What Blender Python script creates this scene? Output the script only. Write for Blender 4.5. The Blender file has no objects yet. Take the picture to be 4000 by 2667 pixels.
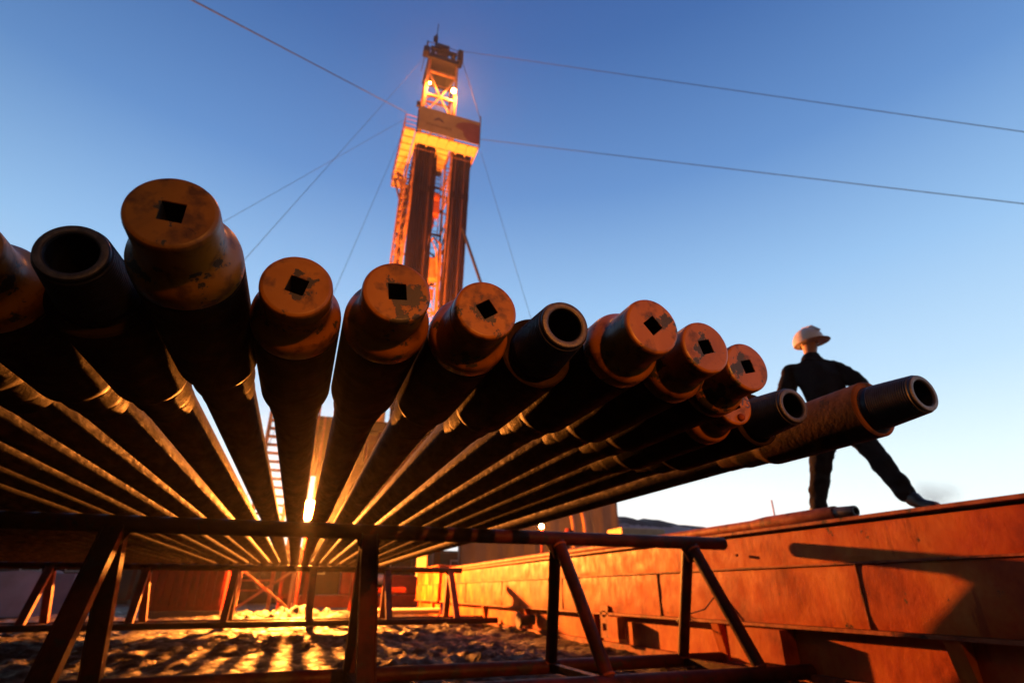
import bpy, bmesh, math, random
from mathutils import Vector, Matrix, noise
random.seed(7)
sc = bpy.context.scene
C = sc.collection
PI = math.pi
R = math.radians
CZ = 0.64                      # camera height above the mud; all z below are given relative to the camera
OFF = Vector((0, 0, CZ))

# ------------------------------------------------------------------ materials
def new_mat(name):
    m = bpy.data.materials.new(name); m.use_nodes = True
    nt = m.node_tree
    b = nt.nodes['Principled BSDF']
    return m, nt, b
def N(nt, t, **kw):
    n = nt.nodes.new(t)
    for k, v in kw.items():
        if k in n.inputs: n.inputs[k].default_value = v
        else: setattr(n, k, v)
    return n
def ramp(nt, pts):
    r = nt.nodes.new('ShaderNodeValToRGB')
    e = r.color_ramp.elements
    while len(e) < len(pts): e.new(0.5)
    for i, (p, c) in enumerate(pts):
        e[i].position = p; e[i].color = (c[0], c[1], c[2], 1) if len(c) == 3 else c
    return r
def mat(name, cols, scale=6.0, rough=(.4, .6), metal=0.0, bump=.2, bscale=60.0, stretch=(1, 1, 1), detail=8, lo=.35, hi=.65, spec=.5, coat=0, chips=None, runs=None):
    """noise-mottled paint / steel: cols = colours mixed by noise"""
    m, nt, b = new_mat(name)
    L = nt.links
    tc = N(nt, 'ShaderNodeTexCoord')
    mp = N(nt, 'ShaderNodeMapping'); mp.inputs['Scale'].default_value = stretch
    L.new(tc.outputs['Object'], mp.inputs['Vector'])
    oi = N(nt, 'ShaderNodeObjectInfo')
    ad = N(nt, 'ShaderNodeVectorMath', operation='ADD')
    mu = N(nt, 'ShaderNodeMath', operation='MULTIPLY'); mu.inputs[1].default_value = 37.0
    L.new(oi.outputs['Random'], mu.inputs[0])
    L.new(mp.outputs[0], ad.inputs[0]); L.new(mu.outputs[0], ad.inputs[1])
    n1 = N(nt, 'ShaderNodeTexNoise', Scale=scale, Detail=detail, Roughness=.62)
    L.new(ad.outputs[0], n1.inputs['Vector'])
    k = len(cols)
    pts = [(lo + (hi - lo) * i / max(1, k - 1), c) for i, c in enumerate(cols)]
    r = ramp(nt, pts)
    L.new(n1.outputs['Fac'], r.inputs[0])
    if chips:
        nc = N(nt, 'ShaderNodeTexNoise', Scale=chips[1], Detail=12.0, Roughness=.72); L.new(ad.outputs[0], nc.inputs['Vector'])
        ck = ramp(nt, [(chips[2], (0, 0, 0)), (chips[2] + .02, (1, 1, 1))]); L.new(nc.outputs['Fac'], ck.inputs[0])
        cm = N(nt, 'ShaderNodeMix', data_type='RGBA'); L.new(ck.outputs[0], cm.inputs[0]); L.new(r.outputs[0], cm.inputs[6]); cm.inputs[7].default_value = (*chips[0], 1)
        fin = cm.outputs[2]
        if runs:
            mp2 = N(nt, 'ShaderNodeMapping'); mp2.inputs['Scale'].default_value = (1, 1, .16); L.new(tc.outputs['Object'], mp2.inputs['Vector'])
            nr = N(nt, 'ShaderNodeTexNoise', Scale=9.0, Detail=9.0, Roughness=.7); L.new(mp2.outputs[0], nr.inputs['Vector'])
            rk = ramp(nt, [(.60, (0, 0, 0)), (.63, (.55, .55, .55))]); L.new(nr.outputs['Fac'], rk.inputs[0])
            rm_ = N(nt, 'ShaderNodeMix', data_type='RGBA'); L.new(rk.outputs[0], rm_.inputs[0]); L.new(fin, rm_.inputs[6]); rm_.inputs[7].default_value = (*runs, 1)
            fin = rm_.outputs[2]
        L.new(fin, b.inputs['Base Color'])
    else: L.new(r.outputs[0], b.inputs['Base Color'])
    n2 = N(nt, 'ShaderNodeTexNoise', Scale=scale * 3.1, Detail=5.0)
    L.new(ad.outputs[0], n2.inputs['Vector'])
    mr = N(nt, 'ShaderNodeMapRange'); mr.inputs['To Min'].default_value = rough[0]; mr.inputs['To Max'].default_value = rough[1]
    mr.inputs['From Min'].default_value = .3; mr.inputs['From Max'].default_value = .7
    L.new(n2.outputs['Fac'], mr.inputs[0]); L.new(mr.outputs[0], b.inputs['Roughness'])
    b.inputs['Metallic'].default_value = metal
    b.inputs['Specular IOR Level'].default_value = spec
    b.inputs['Coat Weight'].default_value = coat
    n3 = N(nt, 'ShaderNodeTexNoise', Scale=bscale, Detail=6.0, Roughness=.6)
    L.new(ad.outputs[0], n3.inputs['Vector'])
    bp = N(nt, 'ShaderNodeBump'); bp.inputs['Strength'].default_value = bump; bp.inputs['Distance'].default_value = .004
    L.new(n3.outputs['Fac'], bp.inputs['Height']); L.new(bp.outputs[0], b.inputs['Normal'])
    return m
def protector_mat():
    """orange-yellow painted steel with smears, scratches and patches where the paint has chipped to dark steel"""
    m, nt, b = new_mat('protector_paint'); L = nt.links
    tc = N(nt, 'ShaderNodeTexCoord'); oi = N(nt, 'ShaderNodeObjectInfo')
    mu = N(nt, 'ShaderNodeMath', operation='MULTIPLY'); mu.inputs[1].default_value = 91.0
    L.new(oi.outputs['Random'], mu.inputs[0])
    ad = N(nt, 'ShaderNodeVectorMath', operation='ADD'); L.new(tc.outputs['Object'], ad.inputs[0]); L.new(mu.outputs[0], ad.inputs[1])
    a = N(nt, 'ShaderNodeTexNoise', Scale=14.0, Detail=12.0, Roughness=.68); L.new(ad.outputs[0], a.inputs['Vector'])
    c = N(nt, 'ShaderNodeTexNoise', Scale=30.0, Detail=6.0, Roughness=.55); L.new(ad.outputs[0], c.inputs['Vector'])
    a2 = N(nt, 'ShaderNodeTexNoise', Scale=5.0, Detail=5.0, Roughness=.6, Distortion=1.2); L.new(ad.outputs[0], a2.inputs['Vector'])
    base = ramp(nt, [(.3, (.16, .058, .005)), (.5, (.27, .098, .006)), (.7, (.32, .125, .008))]); L.new(a2.outputs['Fac'], base.inputs[0])
    mxs = N(nt, 'ShaderNodeMix', data_type='RGBA')               # dark smears
    sm = ramp(nt, [(.52, (0, 0, 0)), (.66, (.85, .85, .85))]); L.new(c.outputs['Fac'], sm.inputs[0])
    L.new(sm.outputs[0], mxs.inputs[0]); L.new(base.outputs[0], mxs.inputs[6]); mxs.inputs[7].default_value = (.085, .030, .006, 1)
    rv = N(nt, 'ShaderNodeVectorMath', operation='MULTIPLY'); rv.inputs[1].default_value = (1, .45, 1); L.new(tc.outputs['Object'], rv.inputs[0])
    rl = N(nt, 'ShaderNodeVectorMath', operation='LENGTH'); L.new(rv.outputs[0], rl.inputs[0])
    near = N(nt, 'ShaderNodeMapRange'); near.inputs['From Min'].default_value = .014; near.inputs['From Max'].default_value = .042; near.inputs['To Min'].default_value = .085; near.inputs['To Max'].default_value = 0
    L.new(rl.outputs['Value'], near.inputs[0])
    sa = N(nt, 'ShaderNodeMath', operation='ADD'); L.new(a.outputs['Fac'], sa.inputs[0]); L.new(near.outputs[0], sa.inputs[1])
    chip = ramp(nt, [(.566, (0, 0, 0)), (.576, (1, 1, 1))]); L.new(sa.outputs[0], chip.inputs[0])
    mx = N(nt, 'ShaderNodeMix', data_type='RGBA')
    L.new(chip.outputs[0], mx.inputs[0]); L.new(mxs.outputs[2], mx.inputs[6]); mx.inputs[7].default_value = (.040, .033, .018, 1)
    # fine scratches
    wv = N(nt, 'ShaderNodeTexNoise', Scale=9.0, Detail=3.0, Distortion=3.0); L.new(ad.outputs[0], wv.inputs['Vector'])
    scr = ramp(nt, [(.494, (0, 0, 0)), (.5, (.9, .9, .9)), (.506, (0, 0, 0))]); L.new(wv.outputs['Fac'], scr.inputs[0])
    mk = N(nt, 'ShaderNodeMath', operation='MULTIPLY'); L.new(scr.outputs[0], mk.inputs[0]); L.new(sm.outputs[0], mk.inputs[1])
    mx2 = N(nt, 'ShaderNodeMix', data_type='RGBA')
    L.new(mk.outputs[0], mx2.inputs[0]); L.new(mx.outputs[2], mx2.inputs[6]); mx2.inputs[7].default_value = (.03, .012, .006, 1)
    tone = N(nt, 'ShaderNodeHueSaturation'); tv = N(nt, 'ShaderNodeMapRange'); tv.inputs['To Min'].default_value = .72; tv.inputs['To Max'].default_value = 1.18
    L.new(oi.outputs['Random'], tv.inputs[0]); L.new(tv.outputs[0], tone.inputs['Value']); L.new(mx2.outputs[2], tone.inputs['Color'])
    L.new(tone.outputs[0], b.inputs['Base Color'])
    rr = ramp(nt, [(.3, (.30, .30, .30)), (.7, (.5, .5, .5))]); L.new(c.outputs['Fac'], rr.inputs[0]); L.new(rr.outputs[0], b.inputs['Roughness']); b.inputs['Specular IOR Level'].default_value = .3
    h = N(nt, 'ShaderNodeMath', operation='SUBTRACT'); L.new(c.outputs['Fac'], h.inputs[0]); L.new(chip.outputs[0], h.inputs[1])
    bp = N(nt, 'ShaderNodeBump'); bp.inputs['Strength'].default_value = .25; bp.inputs['Distance'].default_value = .003
    L.new(h.outputs[0], bp.inputs['Height']); L.new(bp.outputs[0], b.inputs['Normal'])
    return m
def emit_mat(name, col, s):
    m, nt, b = new_mat(name)
    b.inputs['Base Color'].default_value = (*col, 1)
    b.inputs['Emission Color'].default_value = (*col, 1); b.inputs['Emission Strength'].default_value = s
    return m
LAMP = (1.0, .262, .032)
M = dict(
    cap=protector_mat(),
    joint=mat('oily_steel', [(.008, .005, .003), (.016, .010, .006), (.035, .019, .010)], 9, (.5, .75), 0, .3, 110, spec=.01),
    pipe=mat('scaled_pipe_steel', [(.022, .012, .007), (.060, .030, .015), (.13, .066, .032)], 16, (.55, .85), 0, .35, 90, stretch=(1, .35, 1), spec=.05),
    pin=mat('greased_thread_steel', [(.008, .008, .011), (.018, .018, .023), (.03, .029, .036)], 22, (.32, .5), .3, .15, 200),
    bore=mat('bore_rust_and_shade', [(.004, .003, .002), (.02, .012, .006)], 30, (.6, .9)),
    tip=mat('bare_end_steel', [(.03, .024, .024), (.05, .042, .040), (.08, .066, .06)], 60, (.28, .45), .2, .3, 300),
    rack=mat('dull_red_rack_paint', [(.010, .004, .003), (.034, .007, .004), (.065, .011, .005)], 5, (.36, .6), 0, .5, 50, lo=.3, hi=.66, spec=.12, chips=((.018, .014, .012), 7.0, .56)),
    rack_lit=mat('lamplit_red_rack_paint', [(.06, .012, .007), (.16, .022, .01), (.22, .03, .012)], 5, (.38, .6), 0, .4, 50),  # brighter copy of the rack paint, lamplight on the far legs coloured in
    tank=mat('faded_red_tank_paint', [(.17, .016, .003), (.29, .042, .006), (.35, .078, .011), (.41, .13, .024)], 2.6, (.45, .7), 0, .8, 16, stretch=(1, 1, .75), lo=.34, hi=.66, spec=.12, chips=((.05, .03, .02), 6.0, .63), runs=(.15, .018, .004)),
    ledge=mat('rusty_ledge_paint', [(.08, .02, .009), (.22, .05, .018), (.28, .09, .035)], 7, (.5, .75), 0, .8, 40, spec=.15, chips=((.03, .02, .015), 9.0, .6)),
    red=mat('red_machine_paint', [(.06, .005, .003), (.10, .008, .004), (.13, .013, .006)], 3, (.4, .55), 0, .1, 30, spec=.15),
    mast=mat('mast_paint', [(.18, .07, .03), (.34, .15, .07), (.42, .2, .1)], 2.5, (.45, .65), 0, .2, 20),
    deck=mat('board_deck_paint', [(.46, .30, .16), (.58, .40, .22)], 3, (.5, .7), 0, .2, 20),
    stand=mat('racked_pipe_steel', [(.006, .003, .002), (.012, .006, .004), (.022, .010, .007)], 3, (.5, .7), 0, .3, 20, stretch=(1, 1, .2), spec=.08),
    dark=mat('dark_machinery', [(.012, .010, .010), (.03, .022, .02)], 5, (.4, .7), 0, .2, 30),
    block=mat('orange_block_paint', [(.28, .06, .02), (.42, .1, .03)], 3, (.4, .6)),
    banner=mat('pale_banner_sheet', [(.20, .15, .085), (.26, .20, .115)], 1.2, (.7, .85), 0, .2, 8),
    maroon=mat('maroon_print', [(.11, .028, .036), (.15, .04, .05)], 2, (.7, .85)),
    ink=mat('dark_purple_print', [(.05, .035, .06), (.08, .05, .08)], 4, (.7, .85)),
    brownink=mat('brown_print', [(.12, .08, .05), (.15, .10, .06)], 4, (.7, .85)),
    wire=mat('wire_rope', [(.03, .034, .05), (.05, .055, .07)], 60, (.6, .7), 0, .3, 200, spec=.2),
    tent=mat('grey_tarpaulin', [(.085, .068, .062), (.12, .10, .092)], .8, (.8, .95), 0, .4, 5),
    white=mat('white_paint', [(.6, .58, .54), (.75, .72, .68)], 5, (.35, .5)),
    pale=mat('lilac_grey_cover', [(.22, .18, .20), (.32, .27, .32)], 1.5, (.6, .8)),
    snow=mat('dirty_snow', [(.22, .16, .13), (.45, .40, .38), (.7, .68, .70)], 3.5, (.55, .8), 0, 1.0, 18),
    skin=mat('skin', [(.36, .19, .13), (.42, .23, .16)], 12, (.45, .6)),
    jacket=mat('dark_work_jacket', [(.008, .007, .008), (.016, .013, .013)], 9, (.85, .95), 0, .7, 25, spec=.06),
    trousers=mat('dark_work_trousers', [(.006, .006, .008), (.012, .011, .013)], 9, (.85, .95), 0, .7, 25, spec=.06),
    boot=mat('black_boot_leather', [(.010, .008, .007), (.02, .016, .013)], 12, (.4, .6)),
    helmet=mat('white_hard_hat', [(.62, .55, .5), (.72, .66, .6)], 5, (.25, .35)),
    blueink=mat('blue_marker_ink', [(.02, .03, .12), (.03, .04, .15)], 40, (.5, .6)),
    tape_r=mat('red_tape', [(.4, .02, .03), (.5, .04, .04)], 5, (.4, .5)),
    blue=mat('blue_tarpaulin', [(.10, .13, .22), (.15, .18, .28)], 2, (.6, .8)),
)
M['floor'] = mat('dark_red_floor_plate', [(.010, .002, .001), (.018, .003, .002)], 2, (.6, .8), spec=.03)
M['stand2'] = mat('rusty_racked_pipe', [(.03, .013, .008), (.07, .03, .018)], 3, (.5, .7), stretch=(1, 1, .2), spec=.1)
M['rustjoint'] = mat('rusty_bare_joint', [(.025, .012, .007), (.06, .026, .012), (.10, .045, .02)], 7, (.55, .8), 0, .4, 60, spec=.05, chips=((.02, .016, .016), 9.0, .545))
M['machine'] = mat('bright_red_machine', [(.22, .012, .008), (.34, .022, .012)], 3, (.4, .55), spec=.2)
M['lens'] = emit_mat('lit_lamp_glass', (1, .36, .07), 400)
M['lens2'] = emit_mat('lit_lamp_glass_small', (1, .60, .26), 60)

# ------------------------------------------------------------------ builders
WL = {}                                                     # world location of each thing
def setp(o, label=None, cat=None, group=None, kind=None):
    if label: o['label'] = label
    if cat: o['category'] = cat
    if group: o['group'] = group
    if kind: o['kind'] = kind
    return o
def thing(name, label, cat, loc, group=None):
    o = bpy.data.objects.new(name, None); C.objects.link(o)
    o.empty_display_size = .2
    o.location = Vector(loc) + OFF; WL[o] = Vector(loc)
    return setp(o, label, cat, group)
class MB:
    """collects shapes given in scene coordinates, links them as one mesh object"""
    def __init__(s): s.v = []; s.f = []
    def add(s, vs, fs):
        k = len(s.v); s.v += [Vector(v) for v in vs]; s.f += [tuple(i + k for i in f) for f in fs]; return s
    def box(s, a, b, rot=None, ctr=None):
        x0, y0, z0 = a; x1, y1, z1 = b
        vs = [Vector((x, y, z)) for z in (z0, z1) for y in (y0, y1) for x in (x0, x1)]
        if rot is not None:
            c = Vector(ctr) if ctr else (Vector(a) + Vector(b)) / 2
            vs = [c + rot @ (v - c) for v in vs]
        return s.add(vs, [(0, 2, 3, 1), (4, 5, 7, 6), (0, 1, 5, 4), (2, 6, 7, 3), (0, 4, 6, 2), (1, 3, 7, 5)])
    def bar(s, p, q, w, h, up=(0, 0, 1)):
        p = Vector(p); q = Vector(q); d = (q - p).normalized(); up = Vector(up)
        if abs(d.dot(up)) > .98: up = Vector((0, 1, 0))
        sx = d.cross(up).normalized(); sy = sx.cross(d).normalized()
        vs = []
        for e in (p, q):
            for a, b in ((-1, -1), (1, -1), (1, 1), (-1, 1)): vs.append(e + sx * a * w / 2 + sy * b * h / 2)
        return s.add(vs, [(0, 3, 2, 1), (4, 5, 6, 7), (0, 1, 5, 4), (1, 2, 6, 5), (2, 3, 7, 6), (3, 0, 4, 7)])
    def tube(s, pts, r, n=12, cap=True):
        pts = [Vector(p) for p in pts]; rs = r if isinstance(r, (list, tuple)) else [r] * len(pts)
        vs = []; fs = []; ref = None
        for i, p in enumerate(pts):
            d = (pts[min(i + 1, len(pts) - 1)] - pts[max(i - 1, 0)]).normalized()
            if ref is None: ref = Vector((0, 0, 1)) if abs(d.z) < .9 else Vector((1, 0, 0))
            a = d.cross(ref).normalized(); b = a.cross(d).normalized(); ref = b
            for k in range(n):
                t = 2 * PI * k / n; vs.append(p + (a * math.cos(t) + b * math.sin(t)) * rs[i])
        for i in range(len(pts) - 1):
            for k in range(n):
                fs.append((i * n + k, i * n + (k + 1) % n, (i + 1) * n + (k + 1) % n, (i + 1) * n + k))
        if cap: fs.append(tuple(range(n))[::-1]); fs.append(tuple((len(pts) - 1) * n + k for k in range(n)))
        return s.add(vs, fs)
    def lathe(s, o, prof, n=64, cap0=False, cap1=False):
        """profile (s, r) turned about the Y axis through o"""
        o = Vector(o); vs = []; fs = []
        for y, r in prof:
            for k in range(n):
                t = 2 * PI * k / n; vs.append(o + Vector((r * math.cos(t), y, r * math.sin(t))))
        for i in range(len(prof) - 1):
            for k in range(n):
                fs.append((i * n + k, i * n + (k + 1) % n, (i + 1) * n + (k + 1) % n, (i + 1) * n + k))
        if cap0: fs.append(tuple(range(n)))
        if cap1: fs.append(tuple((len(prof) - 1) * n + k for k in range(n))[::-1])
        return s.add(vs, fs)
    def sphere(s, c, r, sx=1, sy=1, sz=1, nu=20, nv=12, zmin=-1):
        c = Vector(c); vs = []; fs = []
        for j in range(nv + 1):
            ph = -PI / 2 + PI * j / nv
            for i in range(nu):
                t = 2 * PI * i / nu
                z = max(zmin, math.sin(ph)); vs.append(c + Vector((r * sx * math.cos(ph) * math.cos(t), r * sy * math.cos(ph) * math.sin(t), r * sz * z)))
        for j in range(nv):
            for i in range(nu): fs.append((j * nu + i, j * nu + (i + 1) % nu, (j + 1) * nu + (i + 1) % nu, (j + 1) * nu + i))
        return s.add(vs, fs)
    def prism(s, poly, a, b, f):
        """polygon (u,v) extruded from a to b, f(u,v,t) -> point"""
        n = len(poly); vs = [f(u, v, a) for u, v in poly] + [f(u, v, b) for u, v in poly]
        fs = [tuple(range(n))[::-1], tuple(range(n, 2 * n))] + [(i, (i + 1) % n, n + (i + 1) % n, n + i) for i in range(n)]
        return s.add(vs, fs)
    def build(s, name, m, parent=None, smooth=40, bevel=0, loc=None):
        me = bpy.data.meshes.new(name)
        base = WL[parent] if parent in WL else None
        if base is None and parent is not None: base = WL[parent.parent]
        if parent is None: base = Vector(loc) if loc else Vector((0, 0, 0))
        me.from_pydata([v - base for v in s.v], [], s.f)
        bm = bmesh.new(); bm.from_mesh(me); bmesh.ops.recalc_face_normals(bm, faces=bm.faces); bm.to_mesh(me); bm.free()
        me.materials.append(m)
        if smooth:
            me.shade_smooth(); me.set_sharp_from_angle(angle=R(smooth))
        o = bpy.data.objects.new(name, me); C.objects.link(o)
        if parent is not None: o.parent = parent
        else: o.location = base + OFF; WL[o] = base
        if bevel:
            bv = o.modifiers.new('b', 'BEVEL'); bv.width = bevel; bv.segments = 2; bv.limit_method = 'ANGLE'
        return o

# ------------------------------------------------------------------ drill pipes
H = .5
RJ = .0857
def cap_mesh(o, ang, n=96):
    """thread protector: nose with a square socket, flaring to a collar"""
    mb = MB(); o = Vector(o); hs = .0162
    prof = [(0, .0555), (.0006, .0585), (.0024, .0612), (.006, .0628), (.011, .0634), (.072, .0636), (.080, .0642), (.087, .0662), (.094, .0702),
            (.101, .0755), (.108, .0805), (.116, .0838), (.126, .0854), (.146, .0858), (.151, .0850), (.153, .0830), (.153, .070)]
    sd = o.x * 17.3
    if int(abs(o.x) * 1000) % 3 == 0: prof = prof[:5] + [(.034, .0635), (.0355, .0625), (.041, .0625), (.0425, .0635)] + prof[5:]
    mb.lathe(o, prof, n)
    for i_, v in enumerate(mb.v):                      # knocks and dents
        r_ = Vector((v.x - o.x, 0, v.z - o.z)); th = math.atan2(r_.z, r_.x)
        if r_.length > .0565:
            dn = noise.noise(Vector((math.cos(th) * 3.2 + sd, math.sin(th) * 3.2, (v.y - o.y) * 40)))
            dn2 = noise.noise(Vector((math.cos(th) * 9 + sd, math.sin(th) * 9, (v.y - o.y) * 60)))
            k_ = 1 - .010 * max(0, dn - .1) - .012 * max(0, dn2 - .25)
            v.x = o.x + r_.x * k_; v.z = o.z + r_.z * k_
    inner = []
    for k in range(n):
        t = 2 * PI * k / n; c, s_ = math.cos(t - ang), math.sin(t - ang); q = hs / max(abs(c), abs(s_))
        inner.append((q * math.cos(t), q * math.sin(t)))
    vs = []
    for y in (0, .002, .045):
        sc_ = 1.0 if y else 1.04
        for x, z in inner: vs.append(o + Vector((x * sc_, y, z * sc_)))
    out = [o + Vector((.0555 * math.cos(2 * PI * k / n), 0, .0555 * math.sin(2 * PI * k / n))) for k in range(n)]
    vs += out; fs = []
    for k in range(n):
        j = (k + 1) % n
        fs.append((3 * n + k, 3 * n + j, j, k)); fs.append((k, j, n + j, n + k))
    mb.add(vs, fs)
    sv = []; sf = []
    for y in (.002, .13):
        for x, z in inner: sv.append(o + Vector((x, y, z)))
    for k in range(n): sf.append((k, (k + 1) % n, n + (k + 1) % n, n + k))
    sf.append(tuple(range(n, 2 * n)))
    return mb, MB().add(sv, sf)
def pin_prof():
    p = [(.035, .0365), (.004, .0365), (.0005, .0385), (0, .0415), (0, .0505), (.0012, .0523), (.004, .0532)]
    s_ = .008; r = .0545
    while s_ < .128:
        p += [(s_, r - .0016), (s_ + .0021, r + .0014), (s_ + .0032, r + .0014), (s_ + .0053, r - .0016)]
        s_ += .0064; r += .00055
    p += [(.133, .0648), (.146, .0650), (.149, .067)]
    return p
def joint_prof(a):
    return [(a, .068), (a, .081), (a + .0045, RJ), (.30, RJ), (.555, RJ), (.562, .0850), (.572, .0825), (.590, .0765), (.604, .0735), (.612, .0728), (.690, .0722), (.700, .0712), (.722, .0672), (.730, .0662), (.80, .0655), (.805, .0640)]
def drill_pipe(x, y0, kind, label, ang=0.0, group='drill pipes laid side by side on the rack', z=H, hi=True, yend=12.5, name='drill_pipe'):
    t = thing(name, label, 'drill pipe', (x, y0, z), group)
    if not -.1 < x < .11: t.rotation_euler = (0, 0, R(random.uniform(-.10, .10)))
    n = 96 if hi else 40
    o = (x, y0, z)
    MB().lathe(o, [(.80, .0640), (1.6, .0637), (yend - y0 - .62, .0637)], n if hi else 28).build('pipe_body', M['pipe'], t)
    MB().lathe(o, joint_prof(.154 if kind == 'cap' else .150), n).build('tool_joint', M['rustjoint'] if x > 1.5 else M['joint'], t, 30)
    if kind == 'cap':
        cm, so_ = cap_mesh(o, ang, n)
        tpc = cm.build('thread_protector', M['cap'], t, 30); so_.build('square_socket', M['bore'], tpc, 0)  # socket walls near black: shade of the recess put into the colour
    else:
        pn = MB().lathe(o, pin_prof(), n).build('threaded_pin', M['pin'], t, 25)
        MB().lathe(o, [(.0345, .0362), (.42, .0362), (.5, .03)], 48, cap1=True).build('bore', M['bore'], t)
        MB().lathe(o, [(-.0012, .0405), (-.0016, .0425), (-.0016, .0490), (-.0010, .0508)], n).build('end_face', M['tip'], t)
    e = yend - y0
    MB().lathe(o, [(e - .62, .0637), (e - .50, .0805), (e - .02, .0805), (e, .078), (e, .05), (e - .25, .045)], 28, cap1=True).build('box_joint', M['joint'], t)
    return t
front = [
 (-.594, .985, 'cap', .2, 'yellow capped drill pipe cut off by the left edge of the frame'),
 (-.421, .936, 'pin', 0, 'uncapped dark drill pipe at far left, wide open threaded end beside the tallest yellow cap'),
 (-.248, .7625, 'cap', 0.0, 'drill pipe with the biggest, highest yellow cap, square hole level, paint chipped around it'),
 (-.076, .921, 'cap', -.22, 'yellow capped drill pipe directly right of the biggest cap, square hole tilted clockwise'),
 (.098, .881, 'cap', .13, 'yellow capped drill pipe overlapping the foot of the derrick, grey crack right of its hole'),
 (.273, .889, 'cap', .62, 'yellow capped drill pipe with diamond turned hole, directly left of the middle open end'),
 (.446, .8975, 'pin', 0, 'uncapped drill pipe with open threaded end between two yellow capped ones, mid row'),
 (.619, .839, 'cap', .72, 'yellow capped drill pipe right of the middle open end, diamond hole in clean face'),
 (.792, .8895, 'cap', .32, 'yellow capped drill pipe, second from the right of those with a visible face'),
 (.965, .9515, 'cap', .28, 'rightmost yellow capped drill pipe with a visible face, the smallest round face'),
 (1.138, 1.20, 'cap', .4, 'set back capped drill pipe marked with blue 15, tucked under the rightmost yellow face'),
 (1.311, 1.150, 'pin', 0, 'uncapped drill pipe with open threaded end, second from the right of the row'),
 (1.564, .939, 'pin', 0, 'rightmost drill pipe of the row, its open threaded end crossing the walking man'),
]
for x, y, k, a, lab in front: drill_pipe(x, y, k, lab, a)
x = -.594
for i in range(23):
    x -= .176 + random.uniform(-.003, .005)
    drill_pipe(x, random.uniform(.88, 1.1), 'cap' if i % 3 else 'pin', 'dark drill pipe on the left of the rack, seen from below, end out of frame', random.uniform(0, 1.5), hi=False)
# the number written on the set-back pipe
def marker_number():
    par = [o for o in C.objects if o.name.startswith('drill_pipe') and o.type == 'EMPTY' and abs(WL[o].x - 1.138) < .01][0]
    cu = bpy.data.curves.new('num', 'FONT'); cu.body = '15'; cu.size = .05; cu.extrude = .0; cu.align_x = 'CENTER'
    tmp = bpy.data.objects.new('num', cu); C.objects.link(tmp)
    bpy.context.view_layer.update()
    me = bpy.data.meshes.new_from_object(tmp.evaluated_get(bpy.context.evaluated_depsgraph_get()))
    bpy.data.objects.remove(tmp)
    bm = bmesh.new(); bm.from_mesh(me)
    ca, sa = math.cos(R(-18)), math.sin(R(-18))
    for v in bm.verts:                           # written on the end face, right of the hole
        u, w = v.co.x * .75, v.co.y * .75
        v.co = Vector((.037 + u * ca - w * sa, -.0006, -.004 + u * sa + w * ca))
    bm.to_mesh(me); bm.free()
    me.materials.append(M['blueink'])
    o = bpy.data.objects.new('painted_number', me); C.objects.link(o); o.parent = par
    MB().sphere(Vector((1.138, 1.20, .5)) + Vector((.012, -.004, -.040)), .011).build('set_screw', M['ledge'], par)
marker_number()

# ------------------------------------------------------------------ racks
def rack(name, label, Yc, x0, x1, xs, box_until, zt=.382, zb=-.55, dy=.48, rb=.052, seed=0, gx=0.0):
    t = thing(name, label, 'pipe rack', (0, Yc, zb - .06), 'steel trestles carrying the drill pipes')
    MB().tube([(x0, Yc, zt), (x1, Yc, zt)], .052, 28).build('crossbar', M['rack'], t, bevel=.012)
    for s in (-1, 1):
        MB().tube([(x0 - .1, Yc + s * dy, zb), (x1 + .6, Yc + s * dy, zb)], rb, 20).build('base_beam', M['rack'], t)
    for i, (xa, xb) in enumerate(xs):
        for s in (-1, 1):
            p = (xa, Yc + s * .03, zt - .03); q = (xb, Yc + s * dy, zb)
            mb = MB()
            if i < box_until:                       # channel section
                mb.bar(p, q, .105, .055, up=(0, 1, 0))
                d = Vector(q) - Vector(p)
                for e in (-1, 1): mb.bar(Vector(p) + Vector((e * .052, 0, 0)), Vector(q) + Vector((e * .052, 0, 0)), .008, .085, up=(0, 1, 0))
            else: mb.tube([p, q], .048, 20)
            mb.build('leg', M['rack'] if Yc < 8 else M['rack_lit'], t)
            if Yc < 8 and i >= box_until:
                dd = (Vector(q) - Vector(p)).normalized(); P_ = Vector(p) + dd * .028; Q_ = Vector(q) - dd * .05
                MB().tube([P_ - dd * .008, P_, P_ + dd * .008], [.050, .056, .050], 24).build('weld_bead', M['ledge'], t)
                MB().tube([Q_ - dd * .008, Q_, Q_ + dd * .008], [.050, .056, .050], 24).build('weld_bead', M['ledge'], t)
        MB().bar((xb, Yc - dy, zb), (xb, Yc + dy, zb), .06, .05).build('tie', M['rack'], t)
        # weld gusset
        MB().prism([(-.09, 0), (.09, 0), (.03, -.11), (-.03, -.11)], -.006, .006, lambda u, v, w: Vector((xa + u, Yc + w, zt - .045 + v))).build('gusset', M['rack'], t, 0)
    return t
rack('pipe_rack', 'near red trestle with a round crossbar and slanting legs under the pipe ends', 4.15, -5.6, 3.53,
     [(-5.0, -5.05), (-3.0, -3.05), (-1.10, -1.12), (.44, .46), (1.90, 2.03), (3.16, 3.30)], 4)
rack('pipe_rack', 'far red trestle under the pipes, in the orange light beyond the mud', 11.4, -5.6, 3.1,
     [(-5.2, -5.2), (-3.75, -3.75), (-2.40, -2.36), (-1.03, -1.03), (.27, .30), (1.62, 1.66), (2.86, 2.92)], 7, zt=.377, zb=-.50)

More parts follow.
